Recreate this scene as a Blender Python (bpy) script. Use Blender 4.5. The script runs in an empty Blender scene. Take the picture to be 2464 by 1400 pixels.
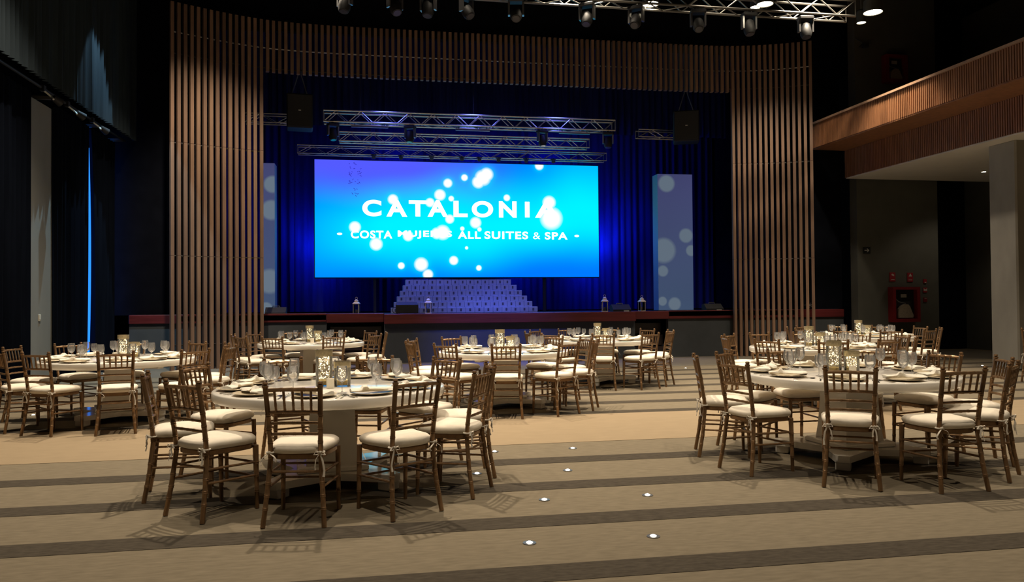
import bpy, math, random
from mathutils import Vector, Matrix
PI = math.pi
random.seed(7)
scene = bpy.context.scene
COL = scene.collection

# ------------------------------------------------------------------ camera
F_PX, PITCH, ROLL, YAW, EYE = 1850.0, 0.0157, 0.0077, 0.1726, 1.4172
cam_data = bpy.data.cameras.new('camera')
cam = bpy.data.objects.new('camera', cam_data); COL.objects.link(cam)
cam_data.sensor_width = 36.0
cam_data.lens = F_PX * 36.0 / 2464.0
cam_data.clip_end = 200
fw = Vector((math.sin(YAW) * math.cos(PITCH), math.cos(YAW) * math.cos(PITCH), math.sin(PITCH)))
rt = Vector((math.cos(YAW), -math.sin(YAW), 0)); up = rt.cross(fw)
r2 = math.cos(ROLL) * rt - math.sin(ROLL) * up
u2 = math.cos(ROLL) * up + math.sin(ROLL) * rt
M = Matrix.Identity(4)
for i in range(3):
    M[i][0], M[i][1], M[i][2] = r2[i], u2[i], -fw[i]
M[2][3] = EYE
cam.matrix_world = M
scene.camera = cam

# ------------------------------------------------------------------ world, exposure, lights
w = bpy.data.worlds.new('world'); scene.world = w; w.use_nodes = True
w.node_tree.nodes['Background'].inputs[0].default_value = (0.20, 0.22, 0.26, 1)
w.node_tree.nodes['Background'].inputs[1].default_value = 0.02
scene.view_settings.view_transform = 'Standard'
scene.view_settings.look = 'None'
scene.view_settings.gamma = 1.0
scene.view_settings.exposure = 0.0
scene.view_settings.use_curve_mapping = False
scene.cycles.max_bounces = 8
scene.cycles.transparent_max_bounces = 24
scene.cycles.caustics_reflective = False
scene.cycles.caustics_refractive = False

WARM = (1.0, 0.84, 0.63)
def spot(loc, target, power, angle, color=WARM, blend=0.5, radius=0.12, name='downlight_beam', parent=None):
    l = bpy.data.lights.new(name, 'SPOT'); l.energy = power; l.color = color
    l.spot_size = math.radians(angle); l.spot_blend = blend; l.shadow_soft_size = radius
    o = bpy.data.objects.new(name, l); COL.objects.link(o)
    o.location = loc
    d = Vector(target) - Vector(loc)
    o.rotation_euler = d.to_track_quat('-Z', 'Y').to_euler()
    if parent: o.parent = parent
    return o
# the hall's ceiling downlights (cans above the picture's upper edge)
DOWN = [(-0.5, 9.0, 1.25), (4.3, 9.0, 1.15), (-3.6, 12.0, 1.15), (1.7, 12.7, 1.1), (6.5, 12.6, 1.0), (-1.2, 15.2, 0.62), (4.0, 15.0, 0.62), (9.2, 14.8, 0.7),
        (-3.4, 7.6, 0.45), (9.4, 9.2, 0.8), (-0.4, 3.4, 0.55), (4.2, 3.4, 0.5), (8.6, 4.6, 0.5), (-4.6, 2.6, 0.18)]
for x, y, k in DOWN:
    spot((x, y, 8.6), (x, y - 0.25, 0), 1600 * k, 84, blend=0.8, radius=0.09)
# cool profile spot on the upper drape of the left wall
spot((-4.6, 16.2, 9.45), (-4.7, 16.3, 0), 1900, 36, (0.50, 0.80, 1.0), 0.10, 0.03, name='drape_downlight_beam')
# adjustable ceiling spots turned on the slatted portal
for x, tx, k in ((-3.2, -3.6, 1.0), (-1.2, -0.6, 0.10), (1.6, 1.8, 0.10), (4.6, 4.6, 0.10), (7.2, 7.4, 0.10), (9.2, 9.9, 0.85)):
    spot((x, 14.2, 9.2), (tx, 18.7, 2.2), 2000 * k, 52, blend=1.0, name='portal_spot_beam')

# ------------------------------------------------------------------ materials
MATS = {}
def _bsdf(name):
    m = bpy.data.materials.new(name); m.use_nodes = True
    nt = m.node_tree
    return m, nt, nt.nodes['Principled BSDF']
def mat(name, col, rough=0.5, metal=0.0, var=0.0, scale=(8, 8, 8), detail=3, bump=0.0, coat=0.0, ior=None, trans=0.0, sheen=0.0, spec=None):
    m, nt, b = _bsdf(name)
    b.inputs['Base Color'].default_value = (*col, 1)
    b.inputs['Roughness'].default_value = rough
    b.inputs['Metallic'].default_value = metal
    if coat: b.inputs['Coat Weight'].default_value = coat; b.inputs['Coat Roughness'].default_value = 0.08
    if ior: b.inputs['IOR'].default_value = ior
    if trans: b.inputs['Transmission Weight'].default_value = trans
    if spec is not None: b.inputs['Specular IOR Level'].default_value = spec
    if sheen: b.inputs['Sheen Weight'].default_value = sheen
    if var or bump:
        tc = nt.nodes.new('ShaderNodeTexCoord'); mp = nt.nodes.new('ShaderNodeMapping')
        mp.inputs['Scale'].default_value = scale
        nz = nt.nodes.new('ShaderNodeTexNoise'); nz.inputs['Scale'].default_value = 1.0; nz.inputs['Detail'].default_value = detail
        nt.links.new(tc.outputs['Object'], mp.inputs['Vector']); nt.links.new(mp.outputs['Vector'], nz.inputs['Vector'])
        if var:
            rp = nt.nodes.new('ShaderNodeValToRGB')
            rp.color_ramp.elements[0].position = 0.25; rp.color_ramp.elements[1].position = 0.75
            rp.color_ramp.elements[0].color = (*[c * (1 - var) for c in col], 1)
            rp.color_ramp.elements[1].color = (*[min(1, c * (1 + var)) for c in col], 1)
            nt.links.new(nz.outputs['Fac'], rp.inputs['Fac']); nt.links.new(rp.outputs['Color'], b.inputs['Base Color'])
        if bump:
            bp = nt.nodes.new('ShaderNodeBump'); bp.inputs['Strength'].default_value = bump; bp.inputs['Distance'].default_value = 0.01
            nt.links.new(nz.outputs['Fac'], bp.inputs['Height']); nt.links.new(bp.outputs['Normal'], b.inputs['Normal'])
    MATS[name] = m
    return m
def emit(name, col, strength, base=(0, 0, 0)):
    m, nt, b = _bsdf(name)
    b.inputs['Base Color'].default_value = (*base, 1)
    b.inputs['Emission Color'].default_value = (*col, 1)
    b.inputs['Emission Strength'].default_value = strength
    MATS[name] = m
    return m
def clear_glass(name, tint=(1, 1, 1), ior=1.5, gloss=0.02, body=0.0):
    m = bpy.data.materials.new(name); m.use_nodes = True; nt = m.node_tree
    nt.nodes.clear()
    out = nt.nodes.new('ShaderNodeOutputMaterial'); mx = nt.nodes.new('ShaderNodeMixShader')
    tr = nt.nodes.new('ShaderNodeBsdfTransparent'); gl = nt.nodes.new('ShaderNodeBsdfGlossy')
    fr = nt.nodes.new('ShaderNodeFresnel'); fr.inputs['IOR'].default_value = ior
    tr.inputs['Color'].default_value = (*tint, 1); gl.inputs['Roughness'].default_value = gloss
    nt.links.new(fr.outputs[0], mx.inputs[0]); nt.links.new(tr.outputs[0], mx.inputs[1]); nt.links.new(gl.outputs[0], mx.inputs[2])
    last = mx
    if body:
        df = nt.nodes.new('ShaderNodeBsdfTranslucent'); df.inputs['Color'].default_value = (0.95, 0.93, 0.9, 1)
        m2 = nt.nodes.new('ShaderNodeMixShader'); m2.inputs[0].default_value = body
        nt.links.new(mx.outputs[0], m2.inputs[1]); nt.links.new(df.outputs[0], m2.inputs[2]); last = m2
    nt.links.new(last.outputs[0], out.inputs['Surface'])
    MATS[name] = m
    return m

mat('carpet', (0.205, 0.172, 0.124), 0.95, spec=0.03, var=0.16, scale=(9, 34, 9), detail=6, bump=0.25)
mat('carpet_dark', (0.078, 0.066, 0.052), 0.95, spec=0.03, var=0.25, scale=(14, 40, 9), detail=6, bump=0.25)
mat('carpet_beige', (0.325, 0.25, 0.165), 0.9, spec=0.03, var=0.05, scale=(5, 9, 5), detail=5, bump=0.1)
mat('carpet_far', (0.15, 0.13, 0.10), 0.95, var=0.12, scale=(6, 20, 6), detail=4)
mat('strip_metal', (0.55, 0.50, 0.42), 0.35, 0.6)
mat('gold', (0.275, 0.165, 0.085), 0.30, 0.55, var=0.25, scale=(30, 30, 12), detail=3)
mat('cushion', (0.88, 0.80, 0.68), 0.85, var=0.05, scale=(14, 14, 14), bump=0.25)
mat('ribbon', (0.70, 0.64, 0.55), 0.8, var=0.06, scale=(60, 60, 60))
mat('lacquer', (0.90, 0.86, 0.79), 0.10, var=0.02, scale=(3, 3, 3))
mat('plate', (0.66, 0.56, 0.40), 0.3, 0.1, var=0.08, scale=(20, 20, 20))
mat('napkin', (0.88, 0.83, 0.73), 0.85, var=0.04, scale=(30, 30, 30), bump=0.3)
mat('silver', (0.62, 0.60, 0.57), 0.16, 1.0)
clear_glass('glass', (1.0, 1.0, 1.0), 1.45, 0.05, 0.11)
clear_glass('vase_glass', (0.96, 0.95, 0.92), 1.45, 0.03, 0.05)
clear_glass('lantern_glass', (0.95, 0.97, 1.0), 1.45, 0.02, 0.0)
mat('band', (0.55, 0.46, 0.28), 0.35, 0.5, var=0.2, scale=(60, 60, 60), bump=0.3)
mat('petals', (0.62, 0.46, 0.16), 0.7, var=0.35, scale=(70, 70, 70), bump=0.6)
mat('wire', (0.30, 0.25, 0.16), 0.3, 0.8)
emit('fairy', (1.0, 0.80, 0.46), 7.0)
mat('ceramic', (0.78, 0.72, 0.60), 0.3, var=0.03)
mat('slat_wood', (0.240, 0.142, 0.092), 0.5, var=0.30, scale=(14, 14, 0.9), detail=5, bump=0.1)
mat('slat_wood_b', (0.27, 0.162, 0.104), 0.5, var=0.30, scale=(12, 12, 0.8), detail=5, bump=0.1)
mat('slat_wood_c', (0.205, 0.122, 0.082), 0.5, var=0.30, scale=(13, 13, 1.0), detail=5, bump=0.1)
mat('fascia_wood', (0.30, 0.135, 0.062), 0.45, var=0.25, scale=(12, 12, 1.2), detail=5)
mat('cap_wood', (0.42, 0.26, 0.17), 0.4, var=0.15, scale=(2, 20, 20))
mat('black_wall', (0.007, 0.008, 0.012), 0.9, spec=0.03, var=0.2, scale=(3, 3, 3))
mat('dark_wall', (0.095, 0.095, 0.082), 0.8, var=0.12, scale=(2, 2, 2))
mat('ceiling_black', (0.018, 0.018, 0.018), 0.9, spec=0.03, var=0.2, scale=(2, 2, 2))
mat('soffit', (0.80, 0.76, 0.68), 0.8, var=0.03, scale=(2, 2, 2))
mat('concrete', (0.32, 0.30, 0.26), 0.85, var=0.14, scale=(3, 3, 1.2), detail=6, bump=0.15)
mat('pillar_paint', (0.27, 0.265, 0.235), 0.8, var=0.06, scale=(3, 3, 1))
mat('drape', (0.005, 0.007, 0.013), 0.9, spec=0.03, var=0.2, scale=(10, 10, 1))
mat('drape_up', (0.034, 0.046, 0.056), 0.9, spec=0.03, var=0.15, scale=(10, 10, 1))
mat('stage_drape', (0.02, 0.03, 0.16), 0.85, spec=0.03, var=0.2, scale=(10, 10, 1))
mat('mahogany', (0.135, 0.022, 0.024), 0.35, var=0.3, scale=(1.5, 20, 20), detail=5)
mat('stage_panel', (0.085, 0.092, 0.100), 0.8, spec=0.03, var=0.08, scale=(3, 3, 3))
mat('stage_deck', (0.035, 0.022, 0.024), 0.3, var=0.2, scale=(1, 10, 10))
mat('truss_metal', (0.52, 0.52, 0.54), 0.35, 0.85)
mat('truss_dark', (0.24, 0.23, 0.21), 0.4, 0.5)
mat('black_plastic', (0.016, 0.016, 0.018), 0.62, var=0.2, scale=(20, 20, 20))
mat('black_mesh', (0.028, 0.028, 0.03), 0.6, 0.2, var=0.4, scale=(90, 90, 90))
mat('grey_metal', (0.30, 0.30, 0.31), 0.35, 0.8)
mat('lens', (0.10, 0.10, 0.12), 0.08, 0.3)
mat('lamp_can', (0.10, 0.10, 0.09), 0.5, 0.3)
emit('lamp_lit', (1.0, 0.86, 0.60), 14.0)
emit('floor_led', (1.0, 0.90, 0.72), 16.0)
emit('soffit_led', (1.0, 0.86, 0.62), 12.0)
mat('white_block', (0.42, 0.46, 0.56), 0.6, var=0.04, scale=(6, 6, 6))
mat('slot_dark', (0.10, 0.10, 0.13), 0.8)
mat('lantern_white', (0.72, 0.62, 0.52), 0.4, 0.1, var=0.06, scale=(20, 20, 20))
mat('lantern_gold', (0.62, 0.36, 0.14), 0.35, 0.7, var=0.1, scale=(20, 20, 20))
mat('candle', (0.80, 0.62, 0.42), 0.6)
mat('red_paint', (0.20, 0.012, 0.016), 0.45, var=0.1, scale=(8, 8, 8))
mat('red_sign', (0.33, 0.02, 0.03), 0.5)
mat('hose_cloth', (0.30, 0.25, 0.19), 0.9, var=0.15, scale=(30, 30, 30), bump=0.3)
mat('paper', (0.55, 0.52, 0.48), 0.8)
mat('sign_black', (0.015, 0.017, 0.018), 0.5)
mat('sign_white', (0.65, 0.66, 0.62), 0.6)
emit('day_blue', (0.02, 0.22, 0.95), 1.6)
emit('led_white', (1.0, 1.0, 1.0), 1.6)
emit('led_dark', (0.03, 0.03, 0.45), 0.9)
mat('blue_strip', (0.30, 0.34, 0.45), 0.4)

# ------------------------------------------------------------------ mesh builder
class MB:
    def __init__(s): s.v = []; s.f = []
    def add(s, vs, fs):
        n = len(s.v); s.v += [tuple(v) for v in vs]; s.f += [tuple(i + n for i in f) for f in fs]; return s
    def box(s, x0, x1, y0, y1, z0, z1):
        return s.add([(x0, y0, z0), (x1, y0, z0), (x1, y1, z0), (x0, y1, z0), (x0, y0, z1), (x1, y0, z1), (x1, y1, z1), (x0, y1, z1)],
                     [(0, 3, 2, 1), (4, 5, 6, 7), (0, 1, 5, 4), (1, 2, 6, 5), (2, 3, 7, 6), (3, 0, 4, 7)])
    def cbox(s, c, d): return s.box(c[0] - d[0] / 2, c[0] + d[0] / 2, c[1] - d[1] / 2, c[1] + d[1] / 2, c[2] - d[2] / 2, c[2] + d[2] / 2)
    def bbox(s, x0, x1, y0, y1, z0, z1, b):      # box with chamfered vertical and top edges
        o = [(x0 + b, y0), (x1 - b, y0), (x1, y0 + b), (x1, y1 - b), (x1 - b, y1), (x0 + b, y1), (x0, y1 - b), (x0, y0 + b)]
        cx, cy = (x0 + x1) / 2, (y0 + y1) / 2
        kx, ky = (x1 - x0 - 2 * b) / (x1 - x0), (y1 - y0 - 2 * b) / (y1 - y0)
        i = [(cx + (x - cx) * kx, cy + (y - cy) * ky) for x, y in o]
        return s.loft([[(x, y, z) for x, y in p] for p, z in ((i, z0), (o, z0 + b), (o, z1 - b), (i, z1))])
    def loft(s, rings, caps=True, closed=True):
        n = len(rings[0]); vs = [p for r in rings for p in r]; fs = []
        for k in range(len(rings) - 1):
            for i in range(n if closed else n - 1):
                j = (i + 1) % n
                fs.append((k * n + i, k * n + j, (k + 1) * n + j, (k + 1) * n + i))
        if caps:
            fs.append(tuple(range(n - 1, -1, -1))); m = (len(rings) - 1) * n
            fs.append(tuple(range(m, m + n)))
        return s.add(vs, fs)
    def lathe(s, prof, seg=24, c=(0, 0, 0), caps=True):
        return s.loft([[(c[0] + r * math.cos(2 * PI * i / seg), c[1] + r * math.sin(2 * PI * i / seg), c[2] + z) for i in range(seg)] for r, z in prof], caps)
    def prism(s, poly, z0, z1): return s.loft([[(x, y, z0) for x, y in poly], [(x, y, z1) for x, y in poly]])
    def tube(s, pts, rad, seg=8, flat=None):
        pts = [Vector(p) for p in pts]; n = len(pts)
        if not isinstance(rad, (list, tuple)): rad = [rad] * n
        t0 = (pts[1] - pts[0]).normalized()
        a = Vector((0, 0, 1)) if abs(t0.z) < 0.9 else Vector((0, 1, 0))
        u = t0.cross(a).normalized(); rings = []
        for i in range(n):
            t = (pts[min(i + 1, n - 1)] - pts[max(i - 1, 0)]).normalized()
            u = (u - t * u.dot(t)).normalized(); v = t.cross(u)
            k = flat or 1.0
            rings.append([tuple(pts[i] + rad[i] * (math.cos(2 * PI * j / seg) * u + k * math.sin(2 * PI * j / seg) * v)) for j in range(seg)])
        return s.loft(rings)
    def bamboo(s, pts, r0, r1, nodes, seg=8):
        pts = [Vector(p) for p in pts]
        L = [0.0]
        for a, b in zip(pts, pts[1:]): L.append(L[-1] + (b - a).length)
        T = L[-1]
        ev = [(l, 1.0) for l in L]
        for t in nodes:
            q = t * T
            ev = [e for e in ev if abs(e[0] - q) > 0.012 or e[0] in (0, T)]
            ev += [(q - 0.011, 1.0), (q - 0.006, 1.17), (q - 0.001, 1.04), (q + 0.001, 1.04), (q + 0.006, 1.17), (q + 0.011, 1.0)]
        ev = sorted(e for e in ev if 0 <= e[0] <= T)
        P, R = [], []
        for l, k in ev:
            i = 0
            while i < len(L) - 2 and l > L[i + 1]: i += 1
            f = (l - L[i]) / (L[i + 1] - L[i])
            P.append(pts[i].lerp(pts[i + 1], f)); R.append(k * (r0 + (r1 - r0) * l / T))
        return s.tube(P, R, seg)
    def mesh(s, name, m, smooth=False):
        me = bpy.data.meshes.new(name); me.from_pydata(s.v, [], s.f)
        if m: me.materials.append(MATS[m] if isinstance(m, str) else m)
        if smooth:
            me.polygons.foreach_set('use_smooth', [True] * len(me.polygons))
            try: me.set_sharp_from_angle(angle=math.radians(42))
            except Exception: pass
        me.update(); return me

def obj(name, me, parent=None, loc=None, rot=None, label=None):
    o = bpy.data.objects.new(name, me); COL.objects.link(o)
    if parent: o.parent = parent
    if loc: o.location = loc
    if rot: o.rotation_euler = rot
    if label: o['label'] = label
    return o
def part(name, mb, m, parent=None, smooth=False, **k): return obj(name, mb.mesh(name, m, smooth), parent, **k)
def tag(o, label, cat, group=None):
    o['label'] = label; o['category'] = cat
    if group: o['group'] = group
    return o
def thing(name, label, cat, loc=(0, 0, 0), rotz=0.0, group=None):
    o = bpy.data.objects.new(name, None); COL.objects.link(o); o.empty_display_size = 0.1
    o.location = loc; o.rotation_euler = (0, 0, rotz)
    return tag(o, label, cat, group)
def struct(name, mb, m, parent=None, smooth=False):
    o = part(name, mb, m, parent, smooth)
    if not parent: o['kind'] = 'structure'
    return o

# ------------------------------------------------------------------ the setting
floor = struct('floor', MB().box(-6.6, 17.0, -6, 20.0, -0.2, 0.0), 'carpet')
part('carpet_band', MB().box(-6.1, 16.4, 7.60, 9.47, -0.01, 0.003), 'carpet_beige', floor)
for yc in (6.78, 5.846, 4.913, 3.965, 3.03, 2.1, 1.17, 9.59, 10.51, 11.45, 12.38, 13.31, 14.25, 15.15):
    part('carpet_stripe', MB().box(-6.1, 16.4, yc - 0.125, yc + 0.125, -0.01, 0.0025), 'carpet_dark', floor)
part('carpet_border', MB().box(-6.1, 16.4, 16.15, 19.0, -0.01, 0.002), 'carpet_far', floor)
edge = [(-5.9, 16.12), (6.0, 16.12), (9.0, 16.1), (11.2, 16.02), (12.2, 15.75), (12.6, 15.0), (12.78, 14.3), (12.9, 13.4)]
m_ = MB()
for (a, b), (c, d) in zip(edge, edge[1:]):
    n = Vector((-(d - b), c - a, 0)).normalized() * 0.025
    m_.add([(a - n.x, b - n.y, 0), (c - n.x, d - n.y, 0), (c + n.x, d + n.y, 0), (a + n.x, b + n.y, 0),
            (a - n.x, b - n.y, .008), (c - n.x, d - n.y, .008), (c + n.x, d + n.y, .008), (a + n.x, b + n.y, .008)],
           [(4, 5, 6, 7), (0, 1, 5, 4), (2, 3, 7, 6), (1, 2, 6, 5), (3, 0, 4, 7)])
part('edge_strip', m_, 'strip_metal', floor)

struct('ceiling', MB().box(-6.6, 17.0, -6, 26, 9.6, 9.8), 'ceiling_black')
struct('wall_left', MB().box(-6.6, -6.4, -6, 15.8, 0, 9.6).box(-6.6, -6.4, 18.95, 26, 0, 9.6).box(-6.6, -6.4, 15.8, 18.95, 5.0, 9.6).box(-6.6, -6.4, 15.8, 18.95, 0, 0.3), 'black_wall')
win = struct('window_1', MB().box(-6.5, -6.42, 15.8, 18.95, 0.3, 5.0), 'day_blue')
for yy in (16.8, 17.8):
    part('window_mullion', MB().box(-6.43, -6.38, yy - 0.03, yy + 0.03, 0.3, 5.0), 'black_plastic', win)
struct('wall_rear', MB().box(-6.6, 17.0, -6.2, -6, 0, 9.6), 'dark_wall')
struct('wall_right', MB().box(16.8, 17.0, -6, 26, 0, 9.6), 'dark_wall')
# wall either side of and above the portal, and behind the right-hand gap
struct('wall_front', MB().box(-6.4, -4.0, 19.0, 19.2, 1.2, 9.6).box(-4.0, 10.6, 19.05, 19.2, 8.0, 9.6).box(10.6, 12.4, 19.0, 19.2, 1.2, 9.6), 'black_wall')
struct('wall_back', MB().box(-6.4, 12.4, 24.6, 24.8, 0, 9.6), 'black_wall')
struct('wall_stage_left', MB().box(-4.7, -4.5, 19.2, 24.6, 1.2, 9.6), 'black_wall')
struct('wall_stage_right', MB().box(10.9, 11.1, 19.2, 24.6, 1.2, 9.6), 'black_wall')
# dark grey wall under and above the balcony, with a deeper dark bay beside it
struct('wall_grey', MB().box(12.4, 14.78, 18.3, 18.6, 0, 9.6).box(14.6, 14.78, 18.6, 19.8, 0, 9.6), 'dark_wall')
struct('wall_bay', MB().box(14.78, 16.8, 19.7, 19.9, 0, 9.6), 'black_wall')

# left pillar between the drapes
struct('trim_1', MB().box(-6.4, -5.95, 14.3, 15.6, 0, 5.08), 'pillar_paint')
swp = thing('wall_switch', 'small pale switch plate on the painted pillar between the curtains', 'switch', (-5.95, 14.95, 1.22))
part('plate', MB().bbox(0, 0.015, -0.045, 0.045, -0.06, 0.06, 0.004), 'ceramic', swp)
part('rocker', MB().box(0.015, 0.022, -0.02, 0.02, -0.03, 0.03), 'sign_white', swp)

# concrete column carrying the balcony
struct('trim_2', MB().bbox(12.55, 13.25, 13.35, 14.05, 0, 4.62, 0.03), 'concrete')

# ------------------------------------------------------------------ drapes
def drape(name, label, y0, y1, z0, z1, x=-5.6, amp=0.06, pitch=0.16, m='drape', edge0=None, edge1=None, seed=0, axis='y', group=None):
    rnd = random.Random(seed)
    n = max(8, int((y1 - y0) / (pitch / 6))); nz = 9
    ph = [rnd.uniform(-0.7, 0.7) for _ in range(60)]
    front, back = [], []
    for k in range(nz + 1):
        z = z0 + (z1 - z0) * k / nz
        a, b = y0, y1
        if edge0: a = edge0((z - z0) / (z1 - z0))
        if edge1: b = edge1((z - z0) / (z1 - z0))
        r = []
        for i in range(n + 1):
            t = i / n; q = a + (b - a) * t
            s = (y0 + (y1 - y0) * t) / pitch
            d = amp * (math.sin(2 * PI * s + ph[int(s) % 60]) + 0.35 * math.sin(4.4 * s + 1.3)) * (0.75 + 0.25 * math.sin(s * 0.9 + k * 0.25))
            r.append((x + d, q, z) if axis == 'y' else (q, x - d, z))
        front.append(r)
        back.append([(p[0] - 0.012, p[1], p[2]) if axis == 'y' else (p[0], p[1] + 0.012, p[2]) for p in r])
    mb = MB()
    mb.loft([f + b[::-1] for f, b in zip(front, back)])
    o = part(name, mb, m, smooth=True)
    return tag(o, label, 'curtain', group)
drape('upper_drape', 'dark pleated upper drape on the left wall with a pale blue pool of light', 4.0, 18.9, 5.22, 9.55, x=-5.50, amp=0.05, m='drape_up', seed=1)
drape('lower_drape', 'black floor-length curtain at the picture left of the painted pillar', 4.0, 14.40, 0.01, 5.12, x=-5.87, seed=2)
drape('lower_drape', 'black floor-length curtain between the painted pillar and the blue gap', 15.45, 17.1, 0.01, 5.12, x=-5.87, seed=3,
      edge1=lambda t: 17.14 - 0.16 * (1 - t) ** 0.8 * (1 - 0.3 * math.sin(PI * (1 - t))))
drape('lower_drape', 'black floor-length curtain between the blue gap and the stage corner', 17.18, 18.70, 0.01, 5.12, x=-5.87, seed=4,
      edge0=lambda t: 17.16 + 0.17 * math.sin(PI * min(1, (1 - t) * 0.8)))
rail = thing('curtain_rail', 'black curtain rail running along the left wall between upper and lower drapes', 'rail', (-5.66, 0, 5.17))
part('tube', MB().tube([(0, 4, 0), (0, 18.7, 0)], 0.025, 8), 'black_plastic', rail)
for yy in (6, 9, 12, 15.0, 17.2, 18.6):
    part('bracket', MB().box(-0.74, -0.02, yy - 0.025, yy + 0.025, -0.03, 0.03), 'grey_metal', rail)
for yy, lb in ((14.3, 'black clamp lamp on the curtain rail above the painted pillar'), (15.35, 'black clamp lamp with pale arm on the rail right of the painted pillar'), (16.6, 'small clamp lamp on the rail directly above the blue gap')):
    t = thing('clamp_lamp', lb, 'lamp', (-5.62, yy, 5.12), group='clamp lamps on the curtain rail')
    part('clamp', MB().cbox((-0.02, 0, 0.035), (0.07, 0.09, 0.10)), 'black_plastic', t)
    part('arm', MB().tube([(0.0, 0, -0.005), (0.08, 0.10, -0.08), (0.14, 0.02, -0.14)], 0.016, 8), 'sign_white', t)
    part('head', MB().tube([(0.12, 0.06, -0.10), (0.20, 0.18, -0.16)], [0.05, 0.075], 12), 'black_plastic', t, True)

# stage back drape, washed blue
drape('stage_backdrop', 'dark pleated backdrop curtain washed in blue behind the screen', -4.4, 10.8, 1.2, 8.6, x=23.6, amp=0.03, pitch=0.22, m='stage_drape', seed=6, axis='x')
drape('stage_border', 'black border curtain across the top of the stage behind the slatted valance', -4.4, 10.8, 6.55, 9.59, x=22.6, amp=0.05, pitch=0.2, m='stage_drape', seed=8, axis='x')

# ------------------------------------------------------------------ stage
stage = thing('stage', 'raised stage with dark red wooden lip and grey front panels', 'stage', (0, 0, 0))
part('deck', MB().box(-4.48, 10.88, 19.22, 24.58, 1.05, 1.17), 'stage_deck', stage)
part('deck', MB().box(-4.48, 10.88, 18.76, 19.22, 1.05, 1.17), 'stage_deck', stage)
for x0, x1, yf, zt, zb in ((-5.6, -1.21, 18.76, 1.21, 1.0), (-1.21, 0.14, 18.74, 1.20, 0.98), (0.14, 6.4, 18.54, 1.18, 0.94), (6.4, 7.35, 18.74, 1.185, 0.98), (7.35, 12.3, 18.76, 1.19, 0.98)):
    part('lip_board', MB().bbox(x0, x1, yf, yf + 0.22, zb, zt, 0.012), 'mahogany', stage)
for x0, x1, yf, zt in ((-5.6, -1.21, 18.80, 1.0), (0.14, 6.4, 18.64, 0.94), (7.35, 12.3, 18.80, 0.98)):
    part('front_panel', MB().box(x0, x1, yf, yf + 0.16, 0, zt), 'stage_panel', stage)
for x0, x1 in ((-1.21, 0.14), (6.4, 7.35)):
    part('recess', MB().box(x0, x1, 19.3, 19.4, 0, 0.97), 'black_wall', stage)
    for k in range(3):
        part('step', MB().box(x0 + 0.06, x1 - 0.06, 18.9 + 0.14 * k, 19.3, 0.0 + 0.3 * k, 0.3 + 0.3 * k - 0.03), 'stage_deck', stage)

# ------------------------------------------------------------------ slatted portal
CURVE = [(-4.40, 17.68), (-4.0, 17.90), (-3.6, 18.11), (-3.2, 18.29), (-2.8, 18.44), (-2.4, 18.55), (-1.8, 18.63), (-1.0, 18.68), (0, 18.69), (3.2, 18.69), (7.0, 18.69),
         (8.0, 18.685), (8.6, 18.66), (9.1, 18.60), (9.5, 18.52), (9.9, 18.40), (10.3, 18.24), (10.6, 18.10), (10.9, 17.93)]
def curve_pt(s):
    acc = 0
    for (a, b), (c, d) in zip(CURVE, CURVE[1:]):
        L = math.hypot(c - a, d - b)
        if acc + L >= s or (c, d) == CURVE[-1]:
            f = (s - acc) / L
            return a + (c - a) * f, b + (d - b) * f, math.atan2(d - b, c - a)
        acc += L
total = sum(math.hypot(c - a, d - b) for (a, b), (c, d) in zip(CURVE, CURVE[1:]))
portal = thing('slatted_portal', 'tall curved portal of vertical brown wooden slats framing the stage', 'portal')
ZT, ZV = 8.04, 6.84
SW, SD = 0.072, 0.11
def slat_mesh(z0s, m):
    mb = MB()
    for a, b in z0s: mb.box(-SW / 2, SW / 2, -SD / 2, SD / 2, a, b)
    return mb.mesh('slat', m)
full = [slat_mesh([(0.0, 2.50), (2.506, 4.98), (4.986, ZT)], m) for m in ('slat_wood', 'slat_wood_b', 'slat_wood_c')]
short = [slat_mesh([(ZV, ZT)], m) for m in ('slat_wood', 'slat_wood_b', 'slat_wood_c')]
n_sl = int(round(total / 0.1385)); rnd = random.Random(3)
rail_pts = []
for i in range(n_sl + 1):
    x, y, a = curve_pt(total * i / n_sl * 0.9999)
    isfull = x < -2.62 or x > 9.0
    me = rnd.choice(full if isfull else short)
    obj('slat', me, portal, (x, y + 0.0, 0.0), (0, 0, a))
    rail_pts.append((x - math.sin(a) * -0.0, y + 0.075, 0))
part('rail', MB().tube([(x, y, 7.42) for x, y, _ in rail_pts], 0.018, 6), 'grey_metal', portal)
part('rail', MB().tube([(x, y, 6.95) for x, y, _ in rail_pts], 0.018, 6), 'black_plastic', portal)
for zz in (0.55, 2.5, 4.98):
    for sel in ([q for q in rail_pts if q[0] < -2.62], [q for q in rail_pts if q[0] > 9.0]):
        part('rail', MB().tube([(x, y + 0.01, zz) for x, y, _ in sel], 0.02, 6), 'black_plastic', portal)

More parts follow.
